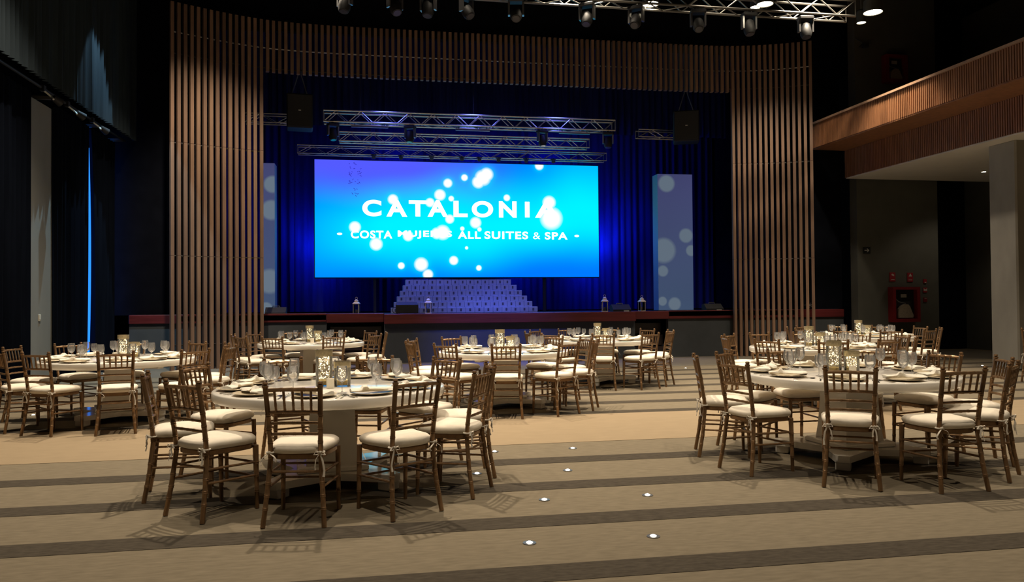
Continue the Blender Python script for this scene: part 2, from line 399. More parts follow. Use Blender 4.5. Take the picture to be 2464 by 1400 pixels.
# ------------------------------------------------------------------ balcony
balc = thing('balcony', 'wooden slatted balcony with two-tier fascia and white soffit on the right', 'balcony')
def fx(y): return 11.10 + 0.012 * (18.3 - y) + 0.004 * (18.3 - y) ** 1.9 * 0.35   # slow curve of the front edge
ys = [18.25 - 0.4 * i for i in range(24)]
def strip(off, z0, z1, m, name, th=0.06):
    mb = MB()
    mb.loft([[(fx(y) + off, y, z0), (fx(y) + off + th, y, z0), (fx(y) + off + th, y, z1), (fx(y) + off, y, z1)] for y in ys])
    return part(name, mb, m, balc)
strip(0.03, 5.35, 5.97, 'fascia_wood', 'upper_fascia')
strip(-0.03, 5.97, 6.02, 'cap_wood', 'cap_rail', 0.20)
strip(0.97, 4.62, 5.35, 'fascia_wood', 'lower_fascia')
part('underside', MB().loft([[(fx(y) + 0.03, y, 5.33), (fx(y) + 1.03, y, 5.33), (fx(y) + 1.03, y, 5.37), (fx(y) + 0.03, y, 5.37)] for y in ys]), 'fascia_wood', balc)
part('soffit', MB().loft([[(fx(y) + 0.97, y, 4.60), (16.8, y, 4.60), (16.8, y, 4.66), (fx(y) + 0.97, y, 4.66)] for y in ys]), 'soffit', balc)
part('end_panel', MB().box(12.07, 12.42, 18.2, 18.3, 4.62, 5.35), 'fascia_wood', balc)
def slats(off, z0, z1, name):
    mb = MB(); y = 18.22
    while y > 9.1:
        x = fx(y) + off
        mb.box(x - 0.025, x + 0.005, y - 0.017, y + 0.017, z0, z1); y -= 0.058
    o = part(name, mb, 'fascia_wood', balc); o['kind'] = 'stuff'; return o
slats(0.03, 5.36, 5.965, 'fascia_slats')
slats(0.97, 4.63, 5.325, 'fascia_slats')
sl = thing('soffit_downlight', 'small lit recessed downlight in the white soffit beside the concrete column', 'light', (14.89, 16.81, 4.60))
part('trim_ring', MB().lathe([(0.075, -0.006), (0.075, 0.0), (0.05, 0.0), (0.05, -0.006)], 20, caps=False), 'sign_white', sl)
part('lens', MB().lathe([(0.049, -0.008), (0.049, -0.001)], 20), 'soffit_led', sl)
spot((14.89, 16.81, 4.57), (14.89, 16.81, 0), 55, 120, parent=None, name='soffit_downlight_beam')

# ------------------------------------------------------------------ LED screen
SX0, SX1, SZ0, SZ1, SY = -1.757, 6.575, 2.19, 5.54, 22.4
SWD, SHT = SX1 - SX0, SZ1 - SZ0
def px_u(x): return (x - 758) / 680.0
def px_uv(x, y):
    u = px_u(x); top = 382 + 22 * u; bot = 666 + u
    v = (bot - y) / (bot - top)
    # the right end is farther away: turn picture fraction into width fraction
    k = 0.93; uu = u * k / (1 - u * (1 - k))
    return uu, v
screen = thing('led_screen', 'wide LED wall showing white lettering and light spots on cyan and blue', 'screen', (SX0, SY, SZ0))
def screen_mat(name, blobs, wdt, hgt, cols, strength, halo=True):
    m = bpy.data.materials.new(name); m.use_nodes = True; nt = m.node_tree; nt.nodes.clear(); N = nt.nodes.new; Lk = nt.links.new
    out = N('ShaderNodeOutputMaterial'); em = N('ShaderNodeEmission'); em.inputs['Strength'].default_value = strength
    Lk(em.outputs[0], out.inputs['Surface'])
    tc = N('ShaderNodeTexCoord'); sp = N('ShaderNodeSeparateXYZ'); Lk(tc.outputs['Object'], sp.inputs[0])
    def mth(op, a, b=None, c=None):
        n = N('ShaderNodeMath'); n.operation = op
        for i, q in enumerate((a, b, c)):
            if q is None: continue
            if isinstance(q, (int, float)): n.inputs[i].default_value = q
            else: Lk(q, n.inputs[i])
        return n.outputs[0]
    u = mth('DIVIDE', sp.outputs['X'], wdt); v = mth('DIVIDE', sp.outputs['Z'], hgt)
    nz = N('ShaderNodeTexNoise'); nz.inputs['Scale'].default_value = 0.35; nz.inputs['Detail'].default_value = 1.0
    Lk(tc.outputs['Object'], nz.inputs['Vector'])
    wob = mth('MULTIPLY', mth('SUBTRACT', nz.outputs['Fac'], 0.5), 0.30)
    c = cols(mth, u, v, wob)
    mixn = None
    comb = N('ShaderNodeCombineColor')
    for i in range(3): Lk(c[i], comb.inputs[i])
    col = comb.outputs[0]
    acc = None; accw = None
    for bu, bv, br in blobs:
        dx = mth('SUBTRACT', sp.outputs['X'], bu * wdt); dz = mth('SUBTRACT', sp.outputs['Z'], bv * hgt)
        d = mth('DIVIDE', mth('SQRT', mth('ADD', mth('MULTIPLY', dx, dx), mth('MULTIPLY', dz, dz))), br)
        if halo:
            g = mth('POWER', 2.718, mth('MULTIPLY', mth('MULTIPLY', d, d), -0.55))
            core = mth('MULTIPLY', mth('MINIMUM', mth('MAXIMUM', mth('SUBTRACT', 1.5, d), 0.0), 0.6), 1.7)
        else:
            g = mth('MULTIPLY', mth('MINIMUM', mth('MAXIMUM', mth('MULTIPLY', mth('SUBTRACT', 1.0, d), 4.0), 0.0), 1.0), 1.0)
            core = mth('MULTIPLY', g, 0.0)
        acc = g if acc is None else mth('MAXIMUM', acc, g)
        accw = core if accw is None else mth('MAXIMUM', accw, core)
    if acc is not None:
        mx = N('ShaderNodeMix'); mx.data_type = 'RGBA'; Lk(acc, mx.inputs['Factor']); Lk(col, mx.inputs['A'])
        mx.inputs['B'].default_value = (0.0, 0.95, 1.0, 1) if halo else (0.125, 0.165, 0.215, 1)
        mx2 = N('ShaderNodeMix'); mx2.data_type = 'RGBA'; mx2.clamp_factor = True
        Lk(accw, mx2.inputs['Factor']); Lk(mx.outputs['Result'], mx2.inputs['A']); mx2.inputs['B'].default_value = (1, 1, 1, 1)
        col = mx2.outputs['Result']
    Lk(col, em.inputs['Color'])
    return m
def smooth(mth, x, a, b):
    t = mth('MINIMUM', mth('MAXIMUM', mth('DIVIDE', mth('SUBTRACT', x, a), b - a), 0.0), 1.0)
    return mth('MULTIPLY', mth('MULTIPLY', t, t), mth('SUBTRACT', 3.0, mth('MULTIPLY', t, 2.0)))
def cols_main(mth, u, v, wob):
    mid = mth('ADD', 0.36, mth('MULTIPLY', u, 0.20))
    d = mth('ABSOLUTE', mth('SUBTRACT', mth('ADD', v, wob), mid))
    cy = mth('SUBTRACT', 1.0, smooth(mth, d, 0.02, 0.52))                       # cyan band
    side = smooth(mth, u, -0.05, 0.25)
    cy = mth('MULTIPLY', cy, mth('ADD', 0.35, mth('MULTIPLY', side, 0.65)))
    topleft = mth('MULTIPLY', smooth(mth, mth('ADD', v, wob), 0.58, 0.98), mth('SUBTRACT', 1.0, smooth(mth, u, 0.30, 0.75)))
    r = mth('MULTIPLY', topleft, 0.085)
    g = mth('ADD', 0.19, mth('MULTIPLY', cy, 0.66))
    g = mth('ADD', g, mth('MULTIPLY', mth('MULTIPLY', smooth(mth, u, 0.6, 1.0), smooth(mth, v, 0.5, 1.0)), 0.22))
    g = mth('SUBTRACT', g, mth('MULTIPLY', topleft, 0.09))
    b = mth('ADD', 1.0, 0.0)
    return r, g, b
BL = [(1152, 440, 11), (1163, 430, 14), (1172, 422, 12), (1079, 442, 8), (1119, 429, 6), (1298, 402, 8), (1060, 470, 10), (1087, 479, 5), (1220, 478, 6), (1321, 490, 12),
      (1326, 528, 20), (947, 480, 9), (1036, 488, 8), (855, 546, 10), (906, 587, 11), (1145, 537, 10), (1083, 528, 8), (1052, 562, 10), (1066, 560, 13), (983, 568, 9), (1092, 627, 8),
      (1152, 645, 5), (1014, 636, 12), (966, 639, 6), (1030, 660, 9), (1123, 597, 3), (1113, 551, 4), (1154, 553, 4)]
MPP = SWD / 680.0
blobs = [(*px_uv(x, y), r * MPP) for x, y, r in BL]
scr_m = screen_mat('screen_picture', blobs, SWD, SHT, cols_main, 1.05)
part('panel', MB().box(0, SWD, 0, 0.06, 0, SHT), scr_m, screen)
part('housing', MB().box(-0.03, SWD + 0.03, 0.065, 0.20, -0.03, SHT + 0.03), 'black_plastic', screen)
for q in (0.2, 0.8): part('support_leg', MB().box(SWD * q - 0.04, SWD * q + 0.04, 0.10, 0.18, 1.172 - SZ0, -0.03), 'black_plastic', screen)
# lettering
def letter_mesh(txt, x0, x1, z0, z1, ext=0.004, off=0.0):
    cu = bpy.data.curves.new('lettering', 'FONT'); cu.body = txt; cu.size = 1.0; cu.extrude = 0.0; cu.offset = off
    cu.space_character = 1.15 if len(txt) > 1 else 1.0
    to = bpy.data.objects.new('lettering', cu); COL.objects.link(to)
    bpy.context.view_layer.update()
    dg = bpy.context.evaluated_depsgraph_get()
    me = bpy.data.meshes.new_from_object(to.evaluated_get(dg))
    bpy.data.objects.remove(to); bpy.data.curves.remove(cu)
    xs = [v.co.x for v in me.vertices]; yy = [v.co.y for v in me.vertices]
    ax, bx, ay, by = min(xs), max(xs), min(yy), max(yy)
    for v in me.vertices:
        v.co = Vector((x0 + (v.co.x - ax) / (bx - ax) * (x1 - x0), 0, z0 + (v.co.y - ay) / (by - ay) * (z1 - z0)))
    me.materials.clear(); me.materials.append(MATS['led_white'])
    return me
for ch, xa, xb, ya, yb in (('C', 873, 919, 481, 520), ('A', 931, 981, 482, 521), ('T', 985, 1028, 483, 521), ('A', 1030, 1079, 483, 522), ('L', 1092, 1126, 485, 523),
                           ('O', 1136, 1187, 486, 524), ('N', 1201, 1243, 487, 525), ('I', 1263, 1274, 488, 525), ('A', 1287, 1343, 488, 526)):
    (ua, va), (ub, vb) = px_uv(xa, yb), px_uv(xb, ya)
    obj('lettering', letter_mesh(ch, ua * SWD, ub * SWD, va * SHT, vb * SHT, off=0.04), screen, (0, -0.006, 0))
for tx, xa, xb, ya, yb in (('COSTA', 845, 945, 555, 573), ('MUJERES', 958, 1088, 556, 574), ('ALL', 1102, 1157, 558, 575), ('SUITES', 1166, 1270, 559, 576), ('&', 1282, 1299, 561, 577), ('SPA', 1310, 1364, 561, 578)):
    (ua, va), (ub, vb) = px_uv(xa, yb), px_uv(xb, ya)
    obj('lettering', letter_mesh(tx, ua * SWD, ub * SWD, va * SHT, vb * SHT, off=0.0 if tx == '&' else 0.032), screen, (0, -0.006, 0))
for xc, yc in ((818, 562), (1386, 570)):
    u_, v_ = px_uv(xc, yc)
    part('dash_mark', MB().loft([[(u_ * SWD + 0.075 * math.cos(t), y, v_ * SHT + 0.035 * math.sin(t)) for t in [2 * PI * i / 12 for i in range(12)]] for y in (-0.006, -0.002)]), 'led_white', screen)
rnd = random.Random(11)
for yc, n in ((392, 4), (404, 5), (414, 6), (420, 7), (433, 5), (437, 6), (455, 3), (466, 4)):
    mb = MB()
    for k in range(n):
        u_, v_ = px_uv(853 + rnd.uniform(-15, 15) * (0.5 if yc > 450 else 1), yc + rnd.uniform(-3, 3))
        x, z = u_ * SWD, v_ * SHT
        a = rnd.uniform(-0.9, 0.9); l = rnd.uniform(0.03, 0.07)
        mb.tube([(x, -0.004, z), (x + l * math.cos(a), -0.004, z + l * math.sin(a))], 0.007, 4)
    part('dead_pixels', mb, 'led_dark', screen)

# side LED towers
def cols_side(mth, u, v, wob):
    k = mth('ADD', 0.8, mth('MULTIPLY', wob, 1.2))
    return mth('MULTIPLY', k, 0.070), mth('MULTIPLY', k, mth('SUBTRACT', 0.110, mth('MULTIPLY', v, 0.035))), mth('MULTIPLY', k, 0.20)
for x0, x1, y, zt, lb, bl, thick_r in ((7.60, 8.60, 20.1, 4.94, 'pale LED tower with round light spots at the right of the stage', [(0.25, 0.93, 0.26), (0.8, 0.55, 0.22), (0.15, 0.44, 0.38), (0.95, 0.44, 0.17), (0.12, 0.29, 0.17), (0.1, 0.07, 0.14), (0.45, 0.05, 0.2)], False),
                                  (-2.87, -2.56, 20.1, 4.99, 'pale LED tower with round light spots half hidden behind the left slats', [(0.85, 0.86, 0.24), (0.75, 0.69, 0.28), (0.6, 0.22, 0.34), (0.3, 0.04, 0.18)], True)):
    t = thing('led_tower', lb, 'screen', (x0, y, 1.172))
    wd, ht = x1 - x0, zt - 1.17
    part('panel', MB().box(0, wd, 0, 0.03, 0, ht), screen_mat('tower_picture', bl, wd, ht, cols_side, 0.9 if not thick_r else 1.0, halo=False), t)
    part('housing', MB().box(0, wd, 0.03, 0.42, 0, ht), 'blue_strip', t)
    part('foot_plate', MB().box(-0.05, wd + 0.05, -0.02, 0.5, 0, 0.02), 'black_plastic', t)

# blue wash of the stage: lamps added behind screen, fixtures on rear truss
BLUE = (0.015, 0.05, 1.0)
for x, tx, z, p in ((6.5, 6.8, 4.0, 2.8), (6.3, 6.8, 2.4, 1.3), (-1.7, -2.0, 4.0, 1.3), (-1.6, -1.9, 2.2, 0.8), (0.6, 0.6, 6.0, 0.45), (3.0, 3.0, 6.0, 0.5), (5.2, 5.2, 6.0, 0.6), (2.0, 0.3, 1.9, 0.5), (4.0, 5.0, 1.9, 0.8)):
    spot((x, 22.75, 3.0 if z < 5 else 5.3), (tx, 23.6, z), 110 * p, 140, BLUE, 1.0, 0.25, name='stage_wash_beam')  # unseen lamps without fixtures, added for the blue glow around the screen
for x, tx, p in ((-0.6, -2.6, 0.5), (2.6, 2.6, 0.8), (6.0, 8.0, 0.9)):
    spot((x, 21.5, 5.40), (tx, 23.0, 1.2), 170 * p, 110, BLUE, 0.8, 0.1, name='stage_wash_beam')
# blue moving-head wash from the hall truss on to the stage front
spot((2.6, 15.05, 7.2), (2.9, 18.6, 1.0), 7000, 34, (0.08, 0.14, 1.0), 1.0, 0.06, name='moving_head_beam')
for x in (0.2, 2.5, 4.8):
    spot((x, 19.72, 5.9), (x, 19.9, 1.3), 620, 80, (0.07, 0.13, 1.0), 0.9, 0.1, name='stage_wash_beam')
    spot((x, 19.45, 6.75), (x, 20.2, 5.7), 30, 140, (0.12, 0.16, 1.0), 0.9, 0.2, name='stage_wash_beam')

# ------------------------------------------------------------------ trusses
def truss(name, label, x0, x1, y, zb, hgt, dep, bay, r, m='truss_metal', group=None):
    t = thing(name, label, 'truss', (x0, y, zb), group=group)
    L = x1 - x0
    chord = MB().tube([(0, 0, 0), (L, 0, 0)], r, 8).mesh('chord', m, True)
    for yy in (0, dep):
        for zz in (0, hgt): obj('chord', chord, t, (0, yy, zz))
    n = int(round(L / bay)); b = L / n; rr = r * 0.5
    d1 = MB().tube([(0, 0, 0), (b, 0, hgt)], rr, 6).mesh('brace', m, True); d2 = MB().tube([(0, 0, hgt), (b, 0, 0)], rr, 6).mesh('brace', m, True)
    e1 = MB().tube([(0, 0, 0), (b, dep, 0)], rr, 6).mesh('brace', m, True); e2 = MB().tube([(0, dep, 0), (b, 0, 0)], rr, 6).mesh('brace', m, True)
    for i in range(n):
        for yy in (0, dep): obj('brace', d1 if (i % 2 == 0) else d2, t, (i * b, yy, 0))
        obj('brace', e1 if i % 2 == 0 else e2, t, (i * b, 0, 0))
    end = MB().tube([(0, 0, 0), (0, 0, hgt)], rr, 6).mesh('end_post', m, True)
    for xx in (0, L):
        for yy in (0, dep): obj('end_post', end, t, (xx, yy, 0))
    for q in (0.12, 0.5, 0.88):
        part('hang_cable', MB().tube([(L * q, dep / 2, hgt * 0.9), (L * q, dep / 2, 9.6 - zb)], 0.006, 5), 'black_plastic', t)
    return t
truss('stage_truss', 'upper front aluminium truss hanging across the stage above the screen', -1.33, 6.30, 19.8, 6.03, 0.28, 0.30, 0.30, 0.025)
truss('stage_truss', 'middle aluminium truss hanging across the stage just behind the upper one', -1.0, 5.86, 20.8, 5.76, 0.24, 0.28, 0.30, 0.022)
truss('stage_truss', 'lowest rear truss, dim, directly above the top of the screen', -2.15, 6.6, 21.6, 5.56, 0.22, 0.28, 0.38, 0.016)
truss('stage_truss', 'short truss end showing left of the left loudspeaker', -3.3, -2.1, 20.2, 6.05, 0.22, 0.26, 0.40, 0.018)
truss('stage_truss', 'short truss end showing left of the right loudspeaker', 7.1, 8.6, 20.2, 5.98, 0.20, 0.26, 0.36, 0.018)
hall_truss = truss('hall_truss', 'grey lighting truss under the hall ceiling at the top right', -3.0, 10.2, 15.0, 7.56, 0.34, 0.34, 0.42, 0.027, 'truss_dark')

def moving_head(loc, label, s=1.0, tilt=0.3, turn=0.0, group='moving heads on the hall truss', lit=False):
    t = thing('moving_head', label, 'stage light', loc, turn, group)
    part('clamp', MB().cbox((0, 0, 0.02 * s), (0.05 * s, 0.08 * s, 0.10 * s)), 'black_plastic', t)
    part('base', MB().bbox(-0.15 * s, 0.15 * s, -0.10 * s, 0.10 * s, -0.09 * s, -0.02 * s, 0.015 * s), 'black_plastic', t)
    y = MB()
    for sx in (-1, 1): y.box(sx * 0.135 * s - 0.018 * s, sx * 0.135 * s + 0.018 * s, -0.05 * s, 0.05 * s, -0.34 * s, -0.09 * s)
    part('yoke', y, 'grey_metal', t)
    dx = Vector((0, -math.sin(tilt), -math.cos(tilt)))
    c = Vector((0, 0, -0.29 * s))
    h = part('head', MB().tube([c - dx * 0.14 * s, c - dx * 0.10 * s, c + dx * 0.10 * s, c + dx * 0.17 * s], [0.07 * s, 0.105 * s, 0.115 * s, 0.09 * s], 14), 'black_plastic', t, True)
    part('lens', MB().tube([c + dx * 0.165 * s, c + dx * 0.178 * s], [0.075 * s, 0.07 * s], 14), 'lens', h, True)
    return t
HH = [(4.22, 'first'), (5.26, 'second'), (6.61, 'third'), (7.75, 'fourth'), (9.05, 'fifth')]
for i, (x, nm) in enumerate(HH):
    moving_head((x, 15.05, 7.52), nm + ' black moving head from the left below the visible truss at top right', 1.05, random.uniform(0.2, 0.9), random.uniform(-0.8, 0.8))
for x, nm in ((-0.6, 'leftmost'), (0.35, 'second leftmost'), (1.0, 'third leftmost'), (1.75, 'fourth leftmost'), (2.75, 'fifth leftmost')):
    moving_head((x, 15.05, 7.52), nm + ' dim moving head at the top edge above the valance', 1.05, random.uniform(0.2, 0.9), random.uniform(-0.8, 0.8))
for x, nm in ((-1.1, 'left end'), (0.83, 'left half'), (4.3, 'right half'), (6.1, 'right end')):
    moving_head((x, 19.82, 5.995), 'moving head hanging at the %s of the front stage truss' % nm, 0.95, 0.2, random.uniform(-0.5, 0.5), 'moving heads on the stage trusses')
def par_light(loc, label):
    t = thing('par_light', label, 'stage light', loc, 0, 'small lights on the rear stage truss')
    part('bracket', MB().cbox((0, 0, -0.02), (0.16, 0.03, 0.03)), 'black_plastic', t)
    h = part('can', MB().tube([(0, 0.02, -0.02), (0, -0.05, -0.10)], [0.045, 0.06], 12), 'grey_metal', t, True)
    part('lens', MB().tube([(0, -0.049, -0.099), (0, -0.054, -0.105)], [0.055, 0.055], 12), 'lens', h, True)
for i, x in enumerate((-0.1, 0.65, 1.5, 2.35, 2.85, 3.4, 4.2, 5.0)):
    par_light((x, 21.6, 5.575), '%s small par light from the left on the rear stage truss' % ('first', 'second', 'third', 'fourth', 'fifth', 'sixth', 'seventh', 'eighth')[i])
for i, (xa, xb) in enumerate(((-0.65, 0.28), (2.0, 2.9), (4.75, 5.6))):
    t = thing('led_batten', '%s thin light batten under the front stage truss' % ('left', 'middle', 'right')[i], 'stage light', (xa, 19.8, 5.93), group='light battens under the front stage truss')
    part('bar', MB().bbox(0, xb - xa, -0.03, 0.03, -0.03, 0.02, 0.008), 'grey_metal', t)
    for q in (0.1, 0.9): part('hanger', MB().tube([((xb - xa) * q, 0, 0.02), ((xb - xa) * q, 0, 0.12)], 0.01, 6), 'black_plastic', t)

# pendant downlights in view
def pendant(loc, label, r=0.15, power=0):
    t = thing('pendant_downlight', label, 'lamp', loc, group='lit ceiling downlights')
    part('can', MB().lathe([(r * 0.55, 0.30), (r * 0.95, 0.26), (r, 0.0), (r * 0.97, 0.0), (r * 0.9, 0.05)], 20, caps=False), 'lamp_can', t, True)
    part('stem', MB().tube([(0, 0, 0.28), (0, 0, 9.55 - loc[2])], 0.012, 6), 'lamp_can', t)
    part('lamp', MB().lathe([(r * 0.92, 0.012), (r * 0.92, 0.03)], 20), 'lamp_lit', t)
    if power: spot((loc[0], loc[1], loc[2] - 0.02), (loc[0], loc[1] - 0.2, 0), power, 78, blend=0.7)
pendant((5.67, 15.3, 7.66), 'lit ceiling downlight at the top edge, leftmost of the glowing ones', 0.18, 260)
pendant((7.85, 14.55, 7.50), 'larger lit downlight glowing through the truss at top right', 0.17, 260)
pendant((8.20, 15.6, 7.86), 'smaller lit downlight just behind the truss at top right', 0.12, 0)
pendant((10.62, 15.0, 7.66), 'largest glowing downlight right of the truss end', 0.20, 900)
pendant((10.75, 15.6, 7.66), 'small lit downlight hanging below the largest glowing one', 0.10, 0)

# loudspeakers
def speaker(x0, x1, y, z0, z1, label, turn):
    t = thing('loudspeaker', label, 'loudspeaker', ((x0 + x1) / 2, y, z0), turn, 'hanging loudspeakers')
    wd, h = (x1 - x0) / 2, z1 - z0
    part('cabinet', MB().bbox(-wd, wd, 0, 0.5, 0, h, 0.02), 'black_plastic', t)
    part('grille', MB().bbox(-wd * 0.92, wd * 0.92, -0.02, 0.0, 0.03, h - 0.03, 0.006), 'black_mesh', t)
    part('badge', MB().box(-0.03, 0.03, -0.026, -0.02, h * 0.48, h * 0.48 + 0.03), 'sign_white', t)
    for sx in (-0.6, 0.6): part('chain', MB().tube([(wd * sx, 0.2, h), (wd * sx * 0.2, 0.2, h + 0.5), (wd * sx * 0.2, 0.2, 9.59 - z0)], 0.014, 6), 'grey_metal', t)
speaker(-2.17, -1.55, 19.3, 5.74, 6.58, 'black loudspeaker hanging left inside the portal', 0.1)
speaker(7.78, 8.45, 19.3, 5.70, 6.52, 'black loudspeaker hanging right inside the portal', -0.35)

# ------------------------------------------------------------------ white stepped block wall on stage
rows = [(0.33, 4.22), (0.41, 4.09), (0.49, 3.96), (0.57, 3.83), (0.65, 3.70), (0.72, 3.56)]
BH = 0.148
ORD = ['first', 'second', 'third', 'fourth', 'fifth', 'sixth', 'seventh', 'eighth', 'ninth', 'tenth', 'eleventh', 'twelfth', 'thirteenth', 'fourteenth', 'fifteenth', 'sixteenth']
for k, (xa, xb) in enumerate(rows):
    n = 16 if k < 2 else (15 if k < 4 else 14)
    bw = (xb - xa) / n; y = 20.2 + 0.07 * k; z = 1.172 + BH * k
    body = MB().bbox(0.003, bw - 0.003, 0, 0.42 + 0.07 * (5 - k), 0, BH - 0.002, 0.006).mesh('body', 'white_block')
    slot = MB().bbox(bw * 0.40, bw * 0.60, -0.008, 0.01, BH * 0.30, BH * 0.78, 0.006).mesh('hand_slot', 'slot_dark')
    nm = ('lowest', 'second lowest', 'third lowest', 'third highest', 'second highest', 'top')[k]
    for i in range(n):
        t = thing('display_block', '%s block from the left in the %s row of the white stepped stage wall' % (ORD[i], nm), 'block', (xa + i * bw, y, z), group='blocks in the %s row of the stepped wall' % nm)
        obj('body', body, t); obj('hand_slot', slot, t)

# ------------------------------------------------------------------ lanterns
def lantern(loc, label, s=1.0, m='lantern_white', cand='candle', roof=None):
    t = thing('lantern', label, 'lantern', loc, random.uniform(-0.3, 0.3), 'candle lanterns')
    roof = roof or m
    b = 0.075 * s
    part('base', MB().bbox(-b, b, -b, b, 0, 0.025 * s, 0.005 * s), m, t)
    for sx in (-1, 1):
        for sy in (-1, 1):
            part('post', MB().cbox((sx * b * 0.88, sy * b * 0.88, 0.145 * s), (0.012 * s, 0.012 * s, 0.24 * s)), m, t)
    for k in range(4):
        pn = MB().box(-b * 0.8, b * 0.8, -0.001, 0.001, 0.026 * s, 0.262 * s)
        part('pane', pn, 'lantern_glass', t, loc=(0.88 * b * math.sin(k * PI / 2), -0.88 * b * math.cos(k * PI / 2), 0), rot=(0, 0, k * PI / 2))
    part('roof', MB().loft([[(x * q, y * q, z * s) for x, y in ((-1, -1), (1, -1), (1, 1), (-1, 1))] for q, z in ((b * 1.1, 0.262), (b * 1.1, 0.28), (b * 0.55, 0.325), (b * 0.5, 0.345), (b * 0.62, 0.35), (b * 0.15, 0.385))]), roof, t)
    part('ring', MB().tube([(0.03 * s * math.cos(a), 0, 0.41 * s + 0.03 * s * math.sin(a)) for a in [2 * PI * i / 14 for i in range(15)]], 0.004 * s, 6), roof, t)
    part('candle', MB().lathe([(0.03 * s, 0.025 * s), (0.032 * s, 0.03 * s), (0.032 * s, 0.12 * s), (0.02 * s, 0.122 * s)], 14), cand, t, True)
lantern((-0.52, 19.12, 1.172), 'white candle lantern on the stage lip left of the black case', 0.95)
lantern((1.22, 18.98, 1.172), 'white candle lantern in front of the stepped block wall', 0.98)
lantern((5.72, 19.0, 1.172), 'white candle lantern right of the screen, left one of the right pair', 1.0)
lantern((6.75, 19.1, 1.172), 'white candle lantern beside the right LED tower', 0.95)
lantern((-2.55, 15.2, 0.0), 'gold lantern standing on the floor beside the left portal slats', 1.15, 'lantern_gold', 'candle')

# stage equipment
t = thing('stage_case', 'black equipment case on the stage lip in front of the block wall', 'case', (0.70, 19.06, 1.172))
part('body', MB().loft([[(x, y, z) for x, y in ((-0.27, -0.16), (0.27, -0.16), (0.27, 0.22), (-0.27, 0.22))] for z in (0.02, 0.22)] + [[(-0.24, -0.06, 0.29), (0.24, -0.06, 0.29), (0.24, 0.22, 0.29), (-0.24, 0.22, 0.29)]]), 'black_plastic', t)
part('top_panel', MB().add([(-0.24, -0.06, 0.293), (0.24, -0.06, 0.293), (0.24, 0.20, 0.293), (-0.24, 0.20, 0.293), (-0.24, -0.06, 0.30), (0.24, -0.06, 0.30), (0.24, 0.20, 0.30), (-0.24, 0.20, 0.30)],
     [(0, 3, 2, 1), (4, 5, 6, 7), (0, 1, 5, 4), (1, 2, 6, 5), (2, 3, 7, 6), (3, 0, 4, 7)]), 'grey_metal', t)
for sx in (-0.2, 0.2): part('foot', MB().cbox((sx, -0.1, 0.01), (0.06, 0.05, 0.02)), 'paper', t)
part('cable', MB().tube([(-0.26, 0.0, 0.15), (-0.33, -0.05, 0.17), (-0.36, -0.05, 0.08), (-0.31, -0.08, 0.02), (-0.22, -0.14, 0.012)], 0.01, 6), 'black_plastic', t)
for x, lb in ((-2.42, 'black wedge monitor on the stage edge beside the left portal slats'), (8.75, 'black wedge monitor on the stage edge beside the right portal slats'), (6.2, 'low black monitor on the stage edge between the two right lanterns')):
    t = thing('stage_monitor', lb, 'loudspeaker', (x, 19.2, 1.172), group='wedge monitors on the stage edge')
    part('cabinet', MB().loft([[(sx, -0.16, 0.0), (sx, 0.16, 0.0), (sx, 0.16, 0.16), (sx, 0.02, 0.19), (sx, -0.16, 0.06)] for sx in (-0.24, 0.24)]), 'black_plastic', t)
    part('handle', MB().tube([(-0.08, 0.06, 0.18), (-0.08, 0.06, 0.215), (0.08, 0.06, 0.215), (0.08, 0.06, 0.18)], 0.011, 6), 'grey_metal', t)
    part('label_plate', MB().box(0.04, 0.18, -0.172, -0.16, 0.005, 0.035), 'sign_white', t)

# ------------------------------------------------------------------ fire point and signs on the grey wall
def hose_cabinet(loc, label, s=1.0):
    t = thing('hose_cabinet', label, 'fire hose', loc)
    wd, h = 0.80 * s, 0.92 * s
    fr = MB()
    for a in ((-wd / 2, -wd / 2 + 0.09, 0, h), (wd / 2 - 0.09, wd / 2, 0, h), (-wd / 2 + 0.09, wd / 2 - 0.09, 0, 0.09), (-wd / 2 + 0.09, wd / 2 - 0.09, h - 0.07, h)):
        fr.box(a[0], a[1], -0.2, 0, a[2], a[3])
    part('frame', fr, 'red_paint', t)
    part('back_plate', MB().box(-wd / 2 + 0.09, wd / 2 - 0.09, -0.06, 0, 0.09, h - 0.07), 'black_plastic', t)
    part('instruction_card', MB().box(-0.08, 0.08, -0.085, -0.07, h * 0.70, h * 0.70 + 0.09), 'paper', t)
    hz = [(-0.20, 0.11), (-0.21, 0.22), (-0.19, 0.34), (-0.13, 0.42), (-0.03, 0.47), (0.08, 0.46), (0.13, 0.40), (0.18, 0.28), (0.23, 0.17), (0.21, 0.11)]
    part('folded_hose', MB().loft([[(x * s, y, z * s) for x, z in hz] for y in (-0.16, -0.07)]), 'hose_cloth', t)
    part('nozzle', MB().tube([(-0.26 * s, -0.12, 0.60 * s), (-0.18 * s, -0.12, 0.53 * s), (0.02 * s, -0.12, 0.49 * s)], [0.02, 0.016, 0.012], 8), 'grey_metal', t)
    return t
hose_cabinet((13.67, 18.3, 0.84), 'red fire hose cabinet on the dark wall under the balcony', 1.0)
hose_cabinet((13.5, 18.3, 7.15), 'dim red fire hose cabinet high on the wall above the balcony', 0.8)
def wall_sign(name, label, x, z, wd, h, m='red_sign', glyph=None, cat='sign'):
    t = thing(name, label, cat, (x, 18.3, z))
    part('board', MB().bbox(-wd / 2, wd / 2, -0.02, 0.0, -h / 2, h / 2, 0.004), m, t)
    for g in glyph or []: part('pictogram', MB().prism([(0, 0)], 0, 0) if False else g, 'paper', t)
    return t
def poly_xz(pts): return MB().loft([[(x, y, z) for x, z in pts] for y in (-0.026, -0.021)])
